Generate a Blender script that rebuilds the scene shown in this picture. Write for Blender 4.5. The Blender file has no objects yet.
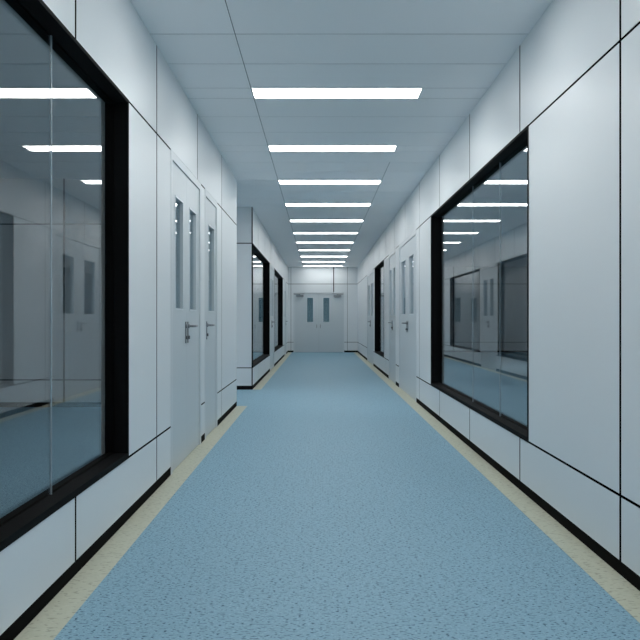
import bpy, math
C = bpy.context.scene.collection

# ------------------------------------------------------------------ measures (metres)
H = 1.07                     # eye height
LW, RW = 1.0194, 1.262       # corridor half widths left / right of the eye
ZL, ZU, CEIL = 0.3333, 2.24, 2.795
BASE = 0.060
END = 23.3                   # end wall
PASS0, PASS1 = 8.81, 10.88   # side passage on the left
BACK = -3.0
TH = 0.145                   # wall thickness
PITCH = 1.49

# ------------------------------------------------------------------ materials
def mat(name, col, rough=0.5, metal=0.0, spec=0.5, emit=0.0, bump=None):
    m = bpy.data.materials.new(name); m.use_nodes = True
    nt = m.node_tree; b = nt.nodes['Principled BSDF']
    b.inputs['Base Color'].default_value = (*col, 1)
    b.inputs['Roughness'].default_value = rough
    b.inputs['Metallic'].default_value = metal
    b.inputs['Specular IOR Level'].default_value = spec
    if emit:
        b.inputs['Emission Color'].default_value = (*col, 1)
        b.inputs['Emission Strength'].default_value = emit
    if bump:
        tc = nt.nodes.new('ShaderNodeTexCoord'); n = nt.nodes.new('ShaderNodeTexNoise')
        n.inputs['Scale'].default_value = bump[0]; n.inputs['Detail'].default_value = 2
        bp = nt.nodes.new('ShaderNodeBump'); bp.inputs['Strength'].default_value = bump[1]
        bp.inputs['Distance'].default_value = 0.002
        nt.links.new(tc.outputs['Object'], n.inputs['Vector'])
        nt.links.new(n.outputs['Fac'], bp.inputs['Height'])
        nt.links.new(bp.outputs['Normal'], b.inputs['Normal'])
    return m

def glass(name, tint, gain=1.0):
    """architectural glass: straight transmission, Fresnel (Schlick) mirror on both faces"""
    m = bpy.data.materials.new(name); m.use_nodes = True
    nt = m.node_tree; nt.nodes.clear()
    out = nt.nodes.new('ShaderNodeOutputMaterial')
    mix = nt.nodes.new('ShaderNodeMixShader')
    tr = nt.nodes.new('ShaderNodeBsdfTransparent'); tr.inputs['Color'].default_value = (*tint, 1)
    gl = nt.nodes.new('ShaderNodeBsdfGlossy'); gl.inputs['Roughness'].default_value = 0.0
    gl.inputs['Color'].default_value = (0.95, 0.96, 0.97, 1)
    lw = nt.nodes.new('ShaderNodeLayerWeight'); lw.inputs['Blend'].default_value = 0.5
    p = nt.nodes.new('ShaderNodeMath'); p.operation = 'POWER'; p.inputs[1].default_value = 5
    mu = nt.nodes.new('ShaderNodeMath'); mu.operation = 'MULTIPLY_ADD'; mu.use_clamp = True
    mu.inputs[1].default_value = 0.95 * gain; mu.inputs[2].default_value = 0.045 * gain
    nt.links.new(lw.outputs['Facing'], p.inputs[0]); nt.links.new(p.outputs[0], mu.inputs[0])
    nt.links.new(mu.outputs[0], mix.inputs[0])
    nt.links.new(tr.outputs[0], mix.inputs[1]); nt.links.new(gl.outputs[0], mix.inputs[2])
    nt.links.new(mix.outputs[0], out.inputs['Surface'])
    return m

def speckled(name, base, dark, light, rough, scale=55.0, amount=1.0):
    m = bpy.data.materials.new(name); m.use_nodes = True
    nt = m.node_tree; b = nt.nodes['Principled BSDF']; L = nt.links
    b.inputs['Roughness'].default_value = rough
    b.inputs['Specular IOR Level'].default_value = 0.35
    tc = nt.nodes.new('ShaderNodeTexCoord')
    def layer(seed, sc, lo, hi, stretch):
        mp = nt.nodes.new('ShaderNodeMapping')
        mp.inputs['Location'].default_value = (seed, seed * 0.7, 0)
        mp.inputs['Scale'].default_value = stretch
        n = nt.nodes.new('ShaderNodeTexNoise'); n.inputs['Scale'].default_value = sc
        n.inputs['Detail'].default_value = 1.5; n.inputs['Roughness'].default_value = 0.4
        r = nt.nodes.new('ShaderNodeMapRange'); r.inputs['From Min'].default_value = lo
        r.inputs['From Max'].default_value = hi
        L.new(tc.outputs['Object'], mp.inputs[0]); L.new(mp.outputs[0], n.inputs['Vector'])
        L.new(n.outputs['Fac'], r.inputs['Value'])
        return r.outputs['Result']
    def mix(fac, a, col, k):
        mx = nt.nodes.new('ShaderNodeMix'); mx.data_type = 'RGBA'
        mm = nt.nodes.new('ShaderNodeMath'); mm.operation = 'MULTIPLY'; mm.inputs[1].default_value = k
        L.new(fac, mm.inputs[0]); L.new(mm.outputs[0], mx.inputs['Factor'])
        if isinstance(a, tuple): mx.inputs['A'].default_value = (*a, 1)
        else: L.new(a, mx.inputs['A'])
        mx.inputs['B'].default_value = (*col, 1)
        return mx.outputs['Result']
    c = mix(layer(3, scale * 0.35, 0.40, 0.65, (1, 1, 1)), base, tuple(v * 0.93 for v in base), 0.8 * amount)
    c = mix(layer(17, scale * 1.2, 0.58, 0.66, (0.8, 1.2, 1)), c, light, 0.55 * amount)
    c = mix(layer(41, scale, 0.60, 0.645, (0.62, 1.3, 1)), c, dark, 0.95 * amount)
    L.new(c, b.inputs['Base Color'])
    return m

PANEL = mat('white_panel', (0.71, 0.75, 0.775), 0.42, bump=(3.0, 0.04))
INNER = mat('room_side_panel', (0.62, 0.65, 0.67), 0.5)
GAP = mat('black_joint', (0.002, 0.0022, 0.0025), 1.0, spec=0.0)
BLACK = mat('black_skirting', (0.006, 0.006, 0.006), 0.7, spec=0.02)
FRAME = mat('black_aluminium', (0.006, 0.0065, 0.007), 0.6, spec=0.03)
CEILM = mat('ceiling_tile', (0.93, 0.925, 0.935), 0.6, spec=0.3)
CGAP = mat('ceiling_joint', (0.03, 0.045, 0.055), 0.8, spec=0.05)
DOORM = mat('grey_door', (0.555, 0.61, 0.64), 0.4)
JAMB = mat('pale_door_frame', (0.59, 0.64, 0.67), 0.36)
TRIMM = mat('pane_bead', (0.66, 0.72, 0.76), 0.3)
STEEL = mat('brushed_steel', (0.27, 0.29, 0.31), 0.32, metal=0.9)
DARKST = mat('dark_steel', (0.10, 0.11, 0.12), 0.35, metal=0.6)
SEAL = mat('glass_seam', (0.30, 0.38, 0.44), 0.3)
RIM = mat('white_light_rim', (0.75, 0.78, 0.80), 0.4)
GLASS = glass('window_glass', (0.93, 0.925, 0.91))
DGLASS = glass('door_glass', (0.70, 0.80, 0.84))
FLOORM = speckled('blue_vinyl', (0.232, 0.398, 0.50), (0.03, 0.09, 0.15), (0.37, 0.56, 0.67), 0.62, 105.0)
BEIGE = speckled('beige_vinyl', (0.51, 0.52, 0.41), (0.24, 0.24, 0.17), (0.60, 0.61, 0.52), 0.5, 60, 0.6)
LIGHTN = mat('near_diffuser', (0.985, 0.99, 0.97), 0.5, emit=14.8)

# ------------------------------------------------------------------ mesh building
class MB:
    def __init__(s): s.v = []; s.f = []; s.mi = []; s.sm = []
    def box(s, a, b, mi=0, mp=None):
        (x0, y0, z0), (x1, y1, z1) = a, b
        if x1 - x0 < 1e-5 or y1 - y0 < 1e-5 or z1 - z0 < 1e-5: return
        n = len(s.v)
        pts = [(x0,y0,z0),(x1,y0,z0),(x1,y1,z0),(x0,y1,z0),(x0,y0,z1),(x1,y0,z1),(x1,y1,z1),(x0,y1,z1)]
        fs = [(0,3,2,1),(4,5,6,7),(0,1,5,4),(1,2,6,5),(2,3,7,6),(3,0,4,7)]
        flip = False
        if mp:
            q = [mp(*p) for p in pts]
            e = lambda i: [q[i][k]-q[0][k] for k in range(3)]
            a1, a2, a3 = e(1), e(3), e(4)
            det = (a1[0]*(a2[1]*a3[2]-a2[2]*a3[1]) - a1[1]*(a2[0]*a3[2]-a2[2]*a3[0]) + a1[2]*(a2[0]*a3[1]-a2[1]*a3[0]))
            flip = det < 0; pts = q
        s.v += pts
        for f in fs:
            s.f.append(tuple(n+i for i in (reversed(f) if flip else f))); s.mi.append(mi); s.sm.append(False)
    def tube(s, path, r, mi=0, mp=None, seg=14):
        """round rod along a polyline, closed ends"""
        from mathutils import Vector
        P = [Vector(mp(*p)) if mp else Vector(p) for p in path]
        rings = []
        up = Vector((0.31, 0.47, 0.83))
        for i, p in enumerate(P):
            d = (P[min(i+1, len(P)-1)] - P[max(i-1, 0)]).normalized()
            a = d.cross(up).normalized(); b = d.cross(a)
            rings.append(len(s.v))
            for k in range(seg):
                t = 2*math.pi*k/seg
                s.v.append(tuple(p + a*math.cos(t)*r + b*math.sin(t)*r))
        for i in range(len(P)-1):
            for k in range(seg):
                k2 = (k+1) % seg
                s.f.append((rings[i]+k2, rings[i]+k, rings[i+1]+k, rings[i+1]+k2)); s.mi.append(mi); s.sm.append(True)
        s.f.append(tuple(rings[0]+k for k in range(seg))); s.mi.append(mi); s.sm.append(False)
        s.f.append(tuple(rings[-1]+k for k in reversed(range(seg)))); s.mi.append(mi); s.sm.append(False)
    def build(s, name, mats, parent=None, org=(0,0,0), bevel=0.0):
        me = bpy.data.meshes.new(name)
        me.from_pydata([(x-org[0], y-org[1], z-org[2]) for x, y, z in s.v], [], s.f)
        for m in (mats if isinstance(mats, list) else [mats]): me.materials.append(m)
        for p, i, sm in zip(me.polygons, s.mi, s.sm): p.material_index = i; p.use_smooth = sm
        me.update()
        o = bpy.data.objects.new(name, me); C.objects.link(o)
        if parent: o.parent = parent
        else: o.location = org
        if bevel:
            b = o.modifiers.new('bevel', 'BEVEL'); b.width = bevel; b.segments = 2; b.limit_method = 'ANGLE'
        return o

def tag(o, label=None, cat=None, group=None, kind=None):
    if label: o['label'] = label
    if cat: o['category'] = cat
    if group: o['group'] = group
    if kind: o['kind'] = kind
    return o
def root(name, loc):
    o = bpy.data.objects.new(name, None); C.objects.link(o); o.location = loc
    o.empty_display_size = 0.2
    return o

def side(s):      # local (u along the corridor, d into the wall, z up)
    return (lambda u, d, z: (RW + d, u, z)) if s > 0 else (lambda u, d, z: (-LW - d, u, z))
def front(y):     # a wall that faces the camera
    return lambda u, d, z: (u, y + d, z)
def rear(y):      # a wall that faces away from the camera
    return lambda u, d, z: (u, y - d, z)

def pieces(u0, u1, z0, z1, ops):
    """rectangle minus openings -> list of rectangles"""
    rects = [(u0, u1, z0, z1)]
    for a, b, c, d in ops:
        new = []
        for (p, q, r, t) in rects:
            if b <= p or a >= q or d <= r or c >= t: new.append((p, q, r, t)); continue
            if a > p: new.append((p, a, r, t))
            if b < q: new.append((b, q, r, t))
            lo, hi = max(a, p), min(b, q)
            if c > r: new.append((lo, hi, r, c))
            if d < t: new.append((lo, hi, d, t))
        rects = new
    return rects

def wall(name, mp, u0, u1, cuts, ops, label, th=TH, core=True, ends=(0, 0), g=0.011, header_cuts=None):
    m = MB()
    def segs(cs):
        cs = [c for c in cs if u0 + 0.02 < c < u1 - 0.02]
        e = [u0] + cs + [u1]
        return [(e[i] + (g if i else 0), e[i+1] - (g if i < len(e)-2 else 0)) for i in range(len(e)-1)]
    gh = 0.0066
    for a, b in segs(header_cuts or cuts):
        for p, q, r, t in pieces(a, b, ZU + gh, CEIL, ops): m.box((p, 0, r), (q, 0.0014, t), 0, mp)
    for zb, zt in ((ZL + gh, ZU - gh), (BASE, ZL - gh)):
        for a, b in segs(cuts):
            for p, q, r, t in pieces(a, b, zb, zt, ops): m.box((p, 0, r), (q, 0.0014, t), 0, mp)
    if core:
        for zb, zt in ((0, ZL), (ZL, ZU), (ZU, CEIL)):
            for p, q, r, t in pieces(u0 + ends[0], u1 - ends[1], zb, zt, ops):
                m.box((p, 0.0016, r), (q, th - 0.025, t), 1, mp)
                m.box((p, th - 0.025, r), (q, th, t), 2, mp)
    else:
        m.box((u0, 0.0016, 0), (u1, 0.04, CEIL), 1, mp)
    o = m.build(name, [PANEL, GAP, INNER]); tag(o, label, 'wall', kind='structure')
    k = MB()
    for p, q, r, t in pieces(u0, u1, 0, BASE - 0.0005, ops): k.box((p, 0.0002, r), (q, 0.0014, t), 0, mp)
    return o, k

# ------------------------------------------------------------------ windows
WIN = {   # number: side, from, to, seams, label
    1: (-1, 0.08, 3.80, [1.47, 2.89], 'large black framed window nearest on the left, cut off by the left edge of the photo'),
    2: (-1, 10.93, 14.65, [], 'black framed window on the left just past the side passage corner'),
    3: (-1, 16.25, 19.97, [], 'farthest black framed window on the left, close to the end double door'),
    4: (1, 4.28, 8.005, [5.23, 6.15], 'large black framed window on the right wall reflecting the corridor lights'),
    5: (1, 13.8, 16.08, [], 'narrow looking black framed window far down the right wall between two doors'),
}
def window(n, s, u0, u1, seams, label):
    mp = side(s); org = mp((u0+u1)/2, 0.06, ZL)
    r = root('window_%d' % n, org); tag(r, label, 'window', kind='structure')
    z0, z1 = ZL - 0.003, ZU + 0.003; t = 0.018; ts = 0.030
    f = MB()
    def ring(a, b, c, d, w, ws, d0, d1):
        f.box((a, d0, c), (a+w, d1, d), 0, mp); f.box((b-w, d0, c), (b, d1, d), 0, mp)
        f.box((a+w, d0, d-w), (b-w, d1, d), 0, mp); f.box((a+w, d0, c), (b-w, d1, c+ws), 0, mp)
    ring(u0, u1, z0, z1, t, ts, -0.004, 0.119)
    f.build('window_frame', FRAME, r, org)
    g = MB(); f = g
    ring(u0+t, u1-t, z0+ts, z1-t, 0.008, 0.008, 0.0736, 0.098)
    g.build('glazing_bead', FRAME, r, org)
    e = [u0+t] + seams + [u1-t]
    for i in range(len(e)-1):
        a, b = e[i] + (0.003 if i else 0), e[i+1] - (0.003 if i < len(e)-2 else 0)
        p = MB(); p.box((a, 0.067, z0+ts), (b, 0.073, z1-t), 0, mp); p.build('window_pane', GLASS, r, org)
    for c in seams:
        p = MB(); p.box((c-0.003, 0.0665, z0+ts), (c+0.003, 0.0735, z1-t), 0, mp); p.build('glass_seam', SEAL, r, org)
for n, (s, a, b, sm, lb) in WIN.items(): window(n, s, a, b, sm, lb)

# ------------------------------------------------------------------ doors
def handle(mp, u, zh, lever, parent, org, k=1.0):
    h = MB(); w = 0.014*k
    h.box((u-w, -0.007, zh-0.13*k), (u+w, 0, zh+0.035*k), 0, mp)
    h.tube([(u, 0, zh), (u, -0.016, zh)], 0.017*k, 0, mp)
    h.tube([(u, -0.006, zh-0.088*k), (u, -0.018, zh-0.088*k)], 0.014*k, 1, mp)
    if lever:
        h.tube([(u, -0.01, zh), (u, -0.046, zh), (u+lever*0.012, -0.055, zh), (u+lever*0.11, -0.055, zh)], 0.0095, 0, mp)
    h.build('door_handle', [STEEL, DARKST], parent, org, bevel=0.0015)

def shift(mp, d0): return lambda u, d, z: mp(u, d + d0, z)

def leaf(mp, r, org, a, b, top, pane, pz0, pz1, hu, lever, zh, dl, closer=None):
    m = MB(); z0 = 0.006
    for p, q, c, t in pieces(a, b, z0, top, [(pane[0], pane[1], pz0, pz1)]):
        m.box((p, dl, c), (q, dl+0.045, t), 0, mp)
    lf = m.build('door_leaf', DOORM, r, org)
    g = MB(); g.box((pane[0], dl+0.02, pz0), (pane[1], dl+0.026, pz1), 0, mp); g.build('door_pane', DGLASS, lf, org)
    t = MB(); w = 0.011
    for x in ((pane[0]-w, pane[0], pz0-w, pz1+w), (pane[1], pane[1]+w, pz0-w, pz1+w),
              (pane[0], pane[1], pz0-w, pz0), (pane[0], pane[1], pz1, pz1+w)):
        t.box((x[0], dl-0.004, x[2]), (x[1], dl+0.001, x[3]), 0, mp)
    t.build('pane_trim', TRIMM, lf, org)
    handle(shift(mp, dl), hu, zh, lever, lf, org, 0.7 if closer else 1.0)
    if closer:
        c0, sg = closer
        c = MB(); m2 = shift(mp, dl)
        c.box((c0-0.12, -0.06, top-0.10), (c0+0.12, 0, top-0.045), 0, m2)
        c.tube([(c0, -0.035, top-0.045), (c0, -0.035, top-0.01)], 0.012, 0, m2)
        c.tube([(c0, -0.035, top-0.02), (c0-sg*0.20, -0.10, top-0.015)], 0.012, 0, m2)
        c.tube([(c0-sg*0.20, -0.10, top-0.012), (c0+sg*0.16, -0.01, top+0.0)], 0.011, 0, m2)
        c.build('door_closer', STEEL, lf, org, bevel=0.003)
    return lf

def door(n, mp, u0, u1, top, leaves, label, zh=1.02, pz=(1.153, 1.948), fw=0.058, ft=0.055, dl=0.008, lip=0.003):
    org = mp((u0+u1)/2, 0.03, 0)
    r = root('door_%d' % n, org); tag(r, label, 'door', kind='structure')
    f = MB(); e = -0.002
    f.box((u0, e, 0.001), (u0+fw, 0.11, top+lip), 0, mp); f.box((u1-fw, e, 0.001), (u1, 0.11, top+lip), 0, mp)
    f.box((u0+fw, e, top-ft), (u1-fw, 0.11, top+lip), 0, mp)
    f.build('door_frame', JAMB, r, org)
    for a, b, p, hu, lev, *cl in leaves:
        leaf(mp, r, org, a+0.001, b-0.001, top-ft-0.004, p, pz[0], pz[1], hu, lev, zh, dl, cl[0] if cl else None)

Lm, Rm, Em = side(-1), side(1), front(END)
DOORS = {
    1: (Lm, 4.89, 6.14, [(4.948, 5.515, (5.08, 5.36), 5.47, 0), (5.515, 6.082, (5.64, 5.93), 5.56, 1)],
        'grey double door with two tall panes on the left, beside the nearest big window'),
    2: (Lm, 6.35, 7.125, [(6.408, 7.067, (6.594, 6.954), 6.49, 1)],
        'grey single door with one tall pane on the left wall, before the side passage'),
    3: (Lm, 14.78, 16.14, [(14.838, 15.46, (15.02, 15.34), 15.41, 0), (15.46, 16.082, (15.58, 15.94), 15.51, 1)],
        'narrow looking grey door between the two far black windows on the left'),
    4: (Lm, 20.95, 22.1, [(21.008, 22.042, (21.25, 21.8), 21.93, -1)],
        'last grey door on the left wall, next to the end wall'),
    5: (Rm, 9.22, 11.20, [(9.278, 10.21, (9.54, 9.99), 10.14, 0), (10.21, 11.142, (10.43, 10.94), 10.28, 1)],
        'widest grey double door on the right wall, just past the large black window'),
    6: (Rm, 11.70, 12.87, [(11.758, 12.285, (11.84, 12.12), 12.23, 0), (12.285, 12.812, (12.43, 12.72), 12.34, 1)],
        'second grey double door on the right, before the narrow black window'),
    7: (Rm, 16.5, 18.6, [(16.558, 17.55, (16.82, 17.27), 17.48, 0), (17.55, 18.542, (17.82, 18.28), 17.62, 1)],
        'farthest grey double door on the right wall, beyond the narrow black window'),
}
for n, (mp, a, b, lv, lb) in DOORS.items(): door(n, mp, a, b, ZU, lv, lb)
ED = (-0.836, 0.822, 1.968)
door(8, Em, ED[0], ED[1], ED[2],
     [(ED[0]+0.045, -0.007, (-0.39, -0.193), -0.075, 0, (-0.63, 1)), (-0.007, ED[1]-0.045, (0.14, 0.338), 0.045, 0, (0.60, -1))],
     'wide grey double door with two blue panes closing the far end of the corridor',
     zh=0.89, pz=(0.995, 1.788), fw=0.045, ft=0.04, dl=0.012, lip=0)

# ------------------------------------------------------------------ walls
cuts = [PITCH*k for k in range(-2, 17)]
def ops(s, lo, hi):
    o = [(a, b, ZL-0.003, ZU+0.003) for (q, a, b, _, _) in WIN.values() if q == s and lo <= a < hi]
    o += [(a, b, -0.01, ZU+0.003) for (mp, a, b, _, _) in DOORS.values() if mp is (Lm if s < 0 else Rm) and lo <= a < hi]
    return o
bases = {}
w, bases['left'] = wall('wall_left', Lm, BACK, PASS0, cuts, ops(-1, BACK, PASS0), 'near left wall of pale panels up to the side passage', ends=(0, 0.02))
w, bases['left_far'] = wall('wall_left_far', Lm, PASS1+0.012, END, cuts, ops(-1, PASS1, END), 'far left wall of pale panels beyond the side passage', ends=(0.0, 0))
w, bases['right'] = wall('wall_right', Rm, BACK, END, cuts, ops(1, BACK, END), 'long right wall of pale panels with black joints')
w, bases['end'] = wall('wall_end', Em, -LW, RW, [-0.92, 0.93], [(ED[0], ED[1], -0.01, ED[2])], 'pale end wall around the far double door', th=0.15, g=0.0045, header_cuts=[-0.92, 0.478, 0.93])
w, bases['back'] = wall('wall_back', rear(BACK), -LW, RW, [0.12], [], 'wall at the near end of the corridor', core=False)
XL, XR = -5.6, 8.0
pc = [-LW-0.004-1.49*k for k in range(1, 4)]
w, bases['passage_far'] = wall('wall_passage_far', front(PASS1), XL, -LW, pc, [], 'pale wall facing the camera at the corner of the side passage', core=False)
w, bases['passage_near'] = wall('wall_passage_near', rear(PASS0), XL, -LW-0.013, pc, [], 'near wall of the side passage', core=False)
w, bases['room'] = wall('wall_room', front(8.70), XL, -LW-TH, [-3.12], [], 'back wall of the room seen through the nearest left window', core=False)
w, bases['rooms_right'] = wall('wall_room_end', front(END), RW+TH, XR, [2.9, 4.4, 5.9, 7.4], [], 'end wall of the room behind the right windows', core=False)
w, bases['rooms_left'] = wall('wall_room_far', front(END), XL, -LW-TH, [-2.5, -4.0], [], 'end wall of the room behind the far left windows', core=False)
for k, b in bases.items():
    lbl = 'black skirting along the %s wall' % k.replace('_', ' ')
    tag(b.build('baseboard_' + k, BLACK), lbl, 'skirting', kind='structure')
# the long outer walls of the rooms and the ends behind the camera
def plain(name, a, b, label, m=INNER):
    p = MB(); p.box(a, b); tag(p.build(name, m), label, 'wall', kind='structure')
plain('wall_outer_left', (XL-0.1, BACK-0.1, 0), (XL, END+0.1, CEIL), 'outer wall of the left rooms')
plain('wall_outer_right', (XR, BACK-0.1, 0), (XR+0.1, END+0.1, CEIL), 'outer wall of the right rooms')
plain('wall_outer_back_left', (XL, BACK-0.1, 0), (-LW-TH, BACK, CEIL), 'near end wall of the left room')
plain('wall_outer_back_right', (RW+TH, BACK-0.1, 0), (XR, BACK, CEIL), 'near end wall of the right room')
plain('wall_room_start', (XL, PASS1+0.0401, 0), (-LW-TH, PASS1+0.12, CEIL), 'near end wall of the far left room')
# black corner trim at the passage corner
c = MB(); c.box((-LW-0.012, PASS1-0.002, 0), (-LW+0.004, PASS1+0.0115, CEIL))
tag(c.build('trim_1', FRAME), 'thin black corner strip where the side passage meets the left wall', 'trim', kind='structure')

c = MB(); c.box((0.466, END-0.012, ED[2]+0.001), (0.494, END-0.0005, CEIL-0.001))
tag(c.build('trim_5', FRAME), 'dark vertical strip running from the far double door up to the ceiling', 'trim', kind='structure')

# ------------------------------------------------------------------ floor
f = MB(); f.box((XL, BACK, -0.1), (XR, END, 0)); tag(f.build('floor', FLOORM), 'blue speckled vinyl floor', 'floor', kind='structure')
SW = 0.131
for n, (x0, x1, y0, y1, lb) in enumerate([
        (-LW, -LW+SW, BACK, PASS0-0.003, 'beige border strip on the floor along the near left wall'),
        (-LW, -LW+SW, PASS1+0.002, END, 'beige border strip on the floor along the far left wall'),
        (RW-SW, RW, BACK, END, 'beige border strip on the floor along the right wall')]):
    s = MB(); s.box((x0-0.03*(x0 < 0), y0, 0.0), (x1+0.03*(x1 > 0), y1, 0.0012))
    tag(s.build('trim_%d' % (n+2), BEIGE), lb, 'floor strip', kind='structure')

# ------------------------------------------------------------------ ceiling and its lights
LX0, LX1, LWD, P, T0 = -0.507, 0.775, 0.247, 1.7505, 5.4215
ks = range(-4, 11)
c = MB(); g = 0.0036
def row(y0, y1, light):
    y0 = max(y0, BACK); y1 = min(y1, END)
    if y1 - y0 < 0.01: return
    for a, b, mid in ((XL, LX0, 0), (LX0, LX1, 1), (LX1, XR, 0)):
        if light and mid: continue
        ga = g*0.6 if a == LX0 or (a == LX1 and y0 > 7.5) else 0
        gb = g*0.6 if b == LX0 or (b == LX1 and y0 > 7.5) else 0
        c.box((a+ga, y0+g, CEIL), (b-gb, y1-g, CEIL+0.02), 0)
tile = (P - LWD)/3
for k in ks:
    y = T0 + P*k - LWD/2
    row(y, y+LWD, True)
    for j in range(3): row(y+LWD+j*tile, y+LWD+(j+1)*tile, False)
c.box((XL, BACK-0.1, CEIL+0.12), (XR, END+0.1, CEIL+0.2), 1)
# dark grid behind the joints, broken where the lights sit
prev = BACK
for k in ks:
    y = T0 + P*k - LWD/2
    if y > prev: c.box((XL, prev, CEIL+0.0015), (XR, y-0.0, CEIL+0.026), 1)
    c.box((XL, y, CEIL+0.0015), (LX0, y+LWD, CEIL+0.026), 1); c.box((LX1, y, CEIL+0.0015), (XR, y+LWD, CEIL+0.026), 1)
    prev = y + LWD
c.box((XL, prev, CEIL+0.0015), (XR, END, CEIL+0.026), 1)
tag(c.build('ceiling', [CEILM, CGAP]), 'blue grey tiled ceiling', 'ceiling', kind='structure')

ords = ['nearest', 'second nearest', 'third', 'fourth', 'fifth', 'sixth', 'seventh', 'eighth', 'ninth', 'tenth']
def light_mesh(y, m, name_label):
    r = root('ceiling_light', ((LX0+LX1)/2, y, CEIL)); org = r.location[:]
    a, b = LX0+0.003, LX1-0.003; y0, y1 = y-LWD/2+0.003, y+LWD/2-0.003; w = 0.006
    f = MB(); z0, z1 = CEIL-0.0005, CEIL+0.05
    f.box((a, y0, z0), (a+w, y1, z1)); f.box((b-w, y0, z0), (b, y1, z1))
    f.box((a+w, y0, z0), (b-w, y0+w, z1)); f.box((a+w, y1-w, z0), (b-w, y1, z1))
    f.box((a, y0, z1), (b, y1, z1+0.01))
    fr = f.build('light_frame', RIM, r, org)
    d = MB(); d.box((a+w, y0+w, CEIL+0.002), (b-w, y1-w, CEIL+0.008)); df = d.build('light_diffuser', m, r, org)
    return r
G = 'row of ceiling strip lights down the corridor'
proto = light_mesh(T0, LIGHTN, '')
FARM = mat('far_diffuser', (0.985, 0.99, 0.97), 0.5, emit=10.5)
LASTM = mat('last_diffuser', (0.985, 0.99, 0.97), 0.5, emit=7.5)
BEH = mat('overhead_diffuser', (0.985, 0.99, 0.97), 0.5, emit=14.8)
def copy_light(y, m):
    r = proto.copy(); C.objects.link(r); r.location.y = y
    for ch in list(proto.children):
        q = ch.copy(); C.objects.link(q); q.parent = r
        if ch.name.startswith('light_diffuser') and m is not LIGHTN:
            q.data = ch.data.copy(); q.data.materials[0] = m
    return r
for k in ks:
    y = T0 + P*k
    if k == 0: r = proto
    else: r = copy_light(y, BEH if k < 0 else (LASTM if k == 10 else FARM if k >= 4 else LIGHTN))
    if k >= 0:
        if k == 10: lb = 'farthest thin white ceiling strip light, right against the end wall'
        elif k == 9: lb = 'white ceiling strip light, last but one before the end wall'
        else: lb = '%s%s white strip light from the camera, set in the ceiling' % (ords[k], ' long' if k == 0 else '')
    else:
        lb = ['white strip light just above the top edge of the photo', 'white strip light one row ahead of the camera',
              'white strip light straight above the camera', 'white strip light behind the camera'][-k-1]
    tag(r, lb, 'ceiling light', G)

def added_lamp(x, y, label, m=None):  # lamp added out of the camera's sight, only for the light it gives
    r = root('ceiling_light', (x, y, CEIL)); f = MB()
    f.box((x-0.31, y-0.31, CEIL-0.05), (x+0.31, y+0.31, CEIL-0.001)); f.build('light_frame', RIM, r, r.location[:])
    d = MB(); d.box((x-0.29, y-0.29, CEIL-0.056), (x+0.29, y+0.29, CEIL-0.0502)); d.build('light_diffuser', m or ROOMFILL, r, r.location[:])
    tag(r, label, 'ceiling light')
ROOMFILL = mat('added_room_diffuser', (0.95, 0.98, 1.0), 0.5, emit=20)  # glow of the unseen lamps added to lift the dark left rooms
PASSFILL = mat('added_passage_diffuser', (0.95, 0.98, 1.0), 0.5, emit=30)  # added lamp's light, spilling from the passage onto the corridor floor
RIGHTFILL = mat('added_right_diffuser', (0.95, 0.98, 1.0), 0.5, emit=48)  # stronger glow for the two lamps added behind the right windows
added_lamp(-3.4, 9.85, 'added square lamp, out of view, lighting the side passage', PASSFILL)
added_lamp(-4.6, 4.5, 'added unseen square lamp brightening the room behind the nearest left window')
added_lamp(-4.6, 17.0, 'added unseen square lamp brightening the room behind the two far left windows')
added_lamp(6.6, 6.0, 'added unseen square lamp brightening the right room beside the large window', RIGHTFILL)
added_lamp(6.6, 15.0, 'added unseen square lamp brightening the right room near its far end', RIGHTFILL)

# ------------------------------------------------------------------ world, camera
wd = bpy.data.worlds.new('World'); bpy.context.scene.world = wd; wd.use_nodes = True
wd.node_tree.nodes['Background'].inputs['Color'].default_value = (0.45, 0.75, 0.88, 1)
wd.node_tree.nodes['Background'].inputs['Strength'].default_value = 0.15
cd = bpy.data.cameras.new('camera'); cam = bpy.data.objects.new('camera', cd); C.objects.link(cam)
cd.sensor_width = 36; cd.lens = 40; cd.clip_start = 0.02
cam.location = (0, 0, H); cam.rotation_euler = (math.pi/2, 0, 0)
cd.shift_x = 1.0/640; cd.shift_y = -0.3/640
sc = bpy.context.scene; sc.camera = cam
vs = sc.view_settings
vs.view_transform = 'Standard'; vs.look = 'None'; vs.exposure = 0.08; vs.gamma = 1; vs.use_curve_mapping = False
sc.cycles.max_bounces = 14; sc.cycles.diffuse_bounces = 8; sc.cycles.glossy_bounces = 6; sc.cycles.transparent_max_bounces = 24
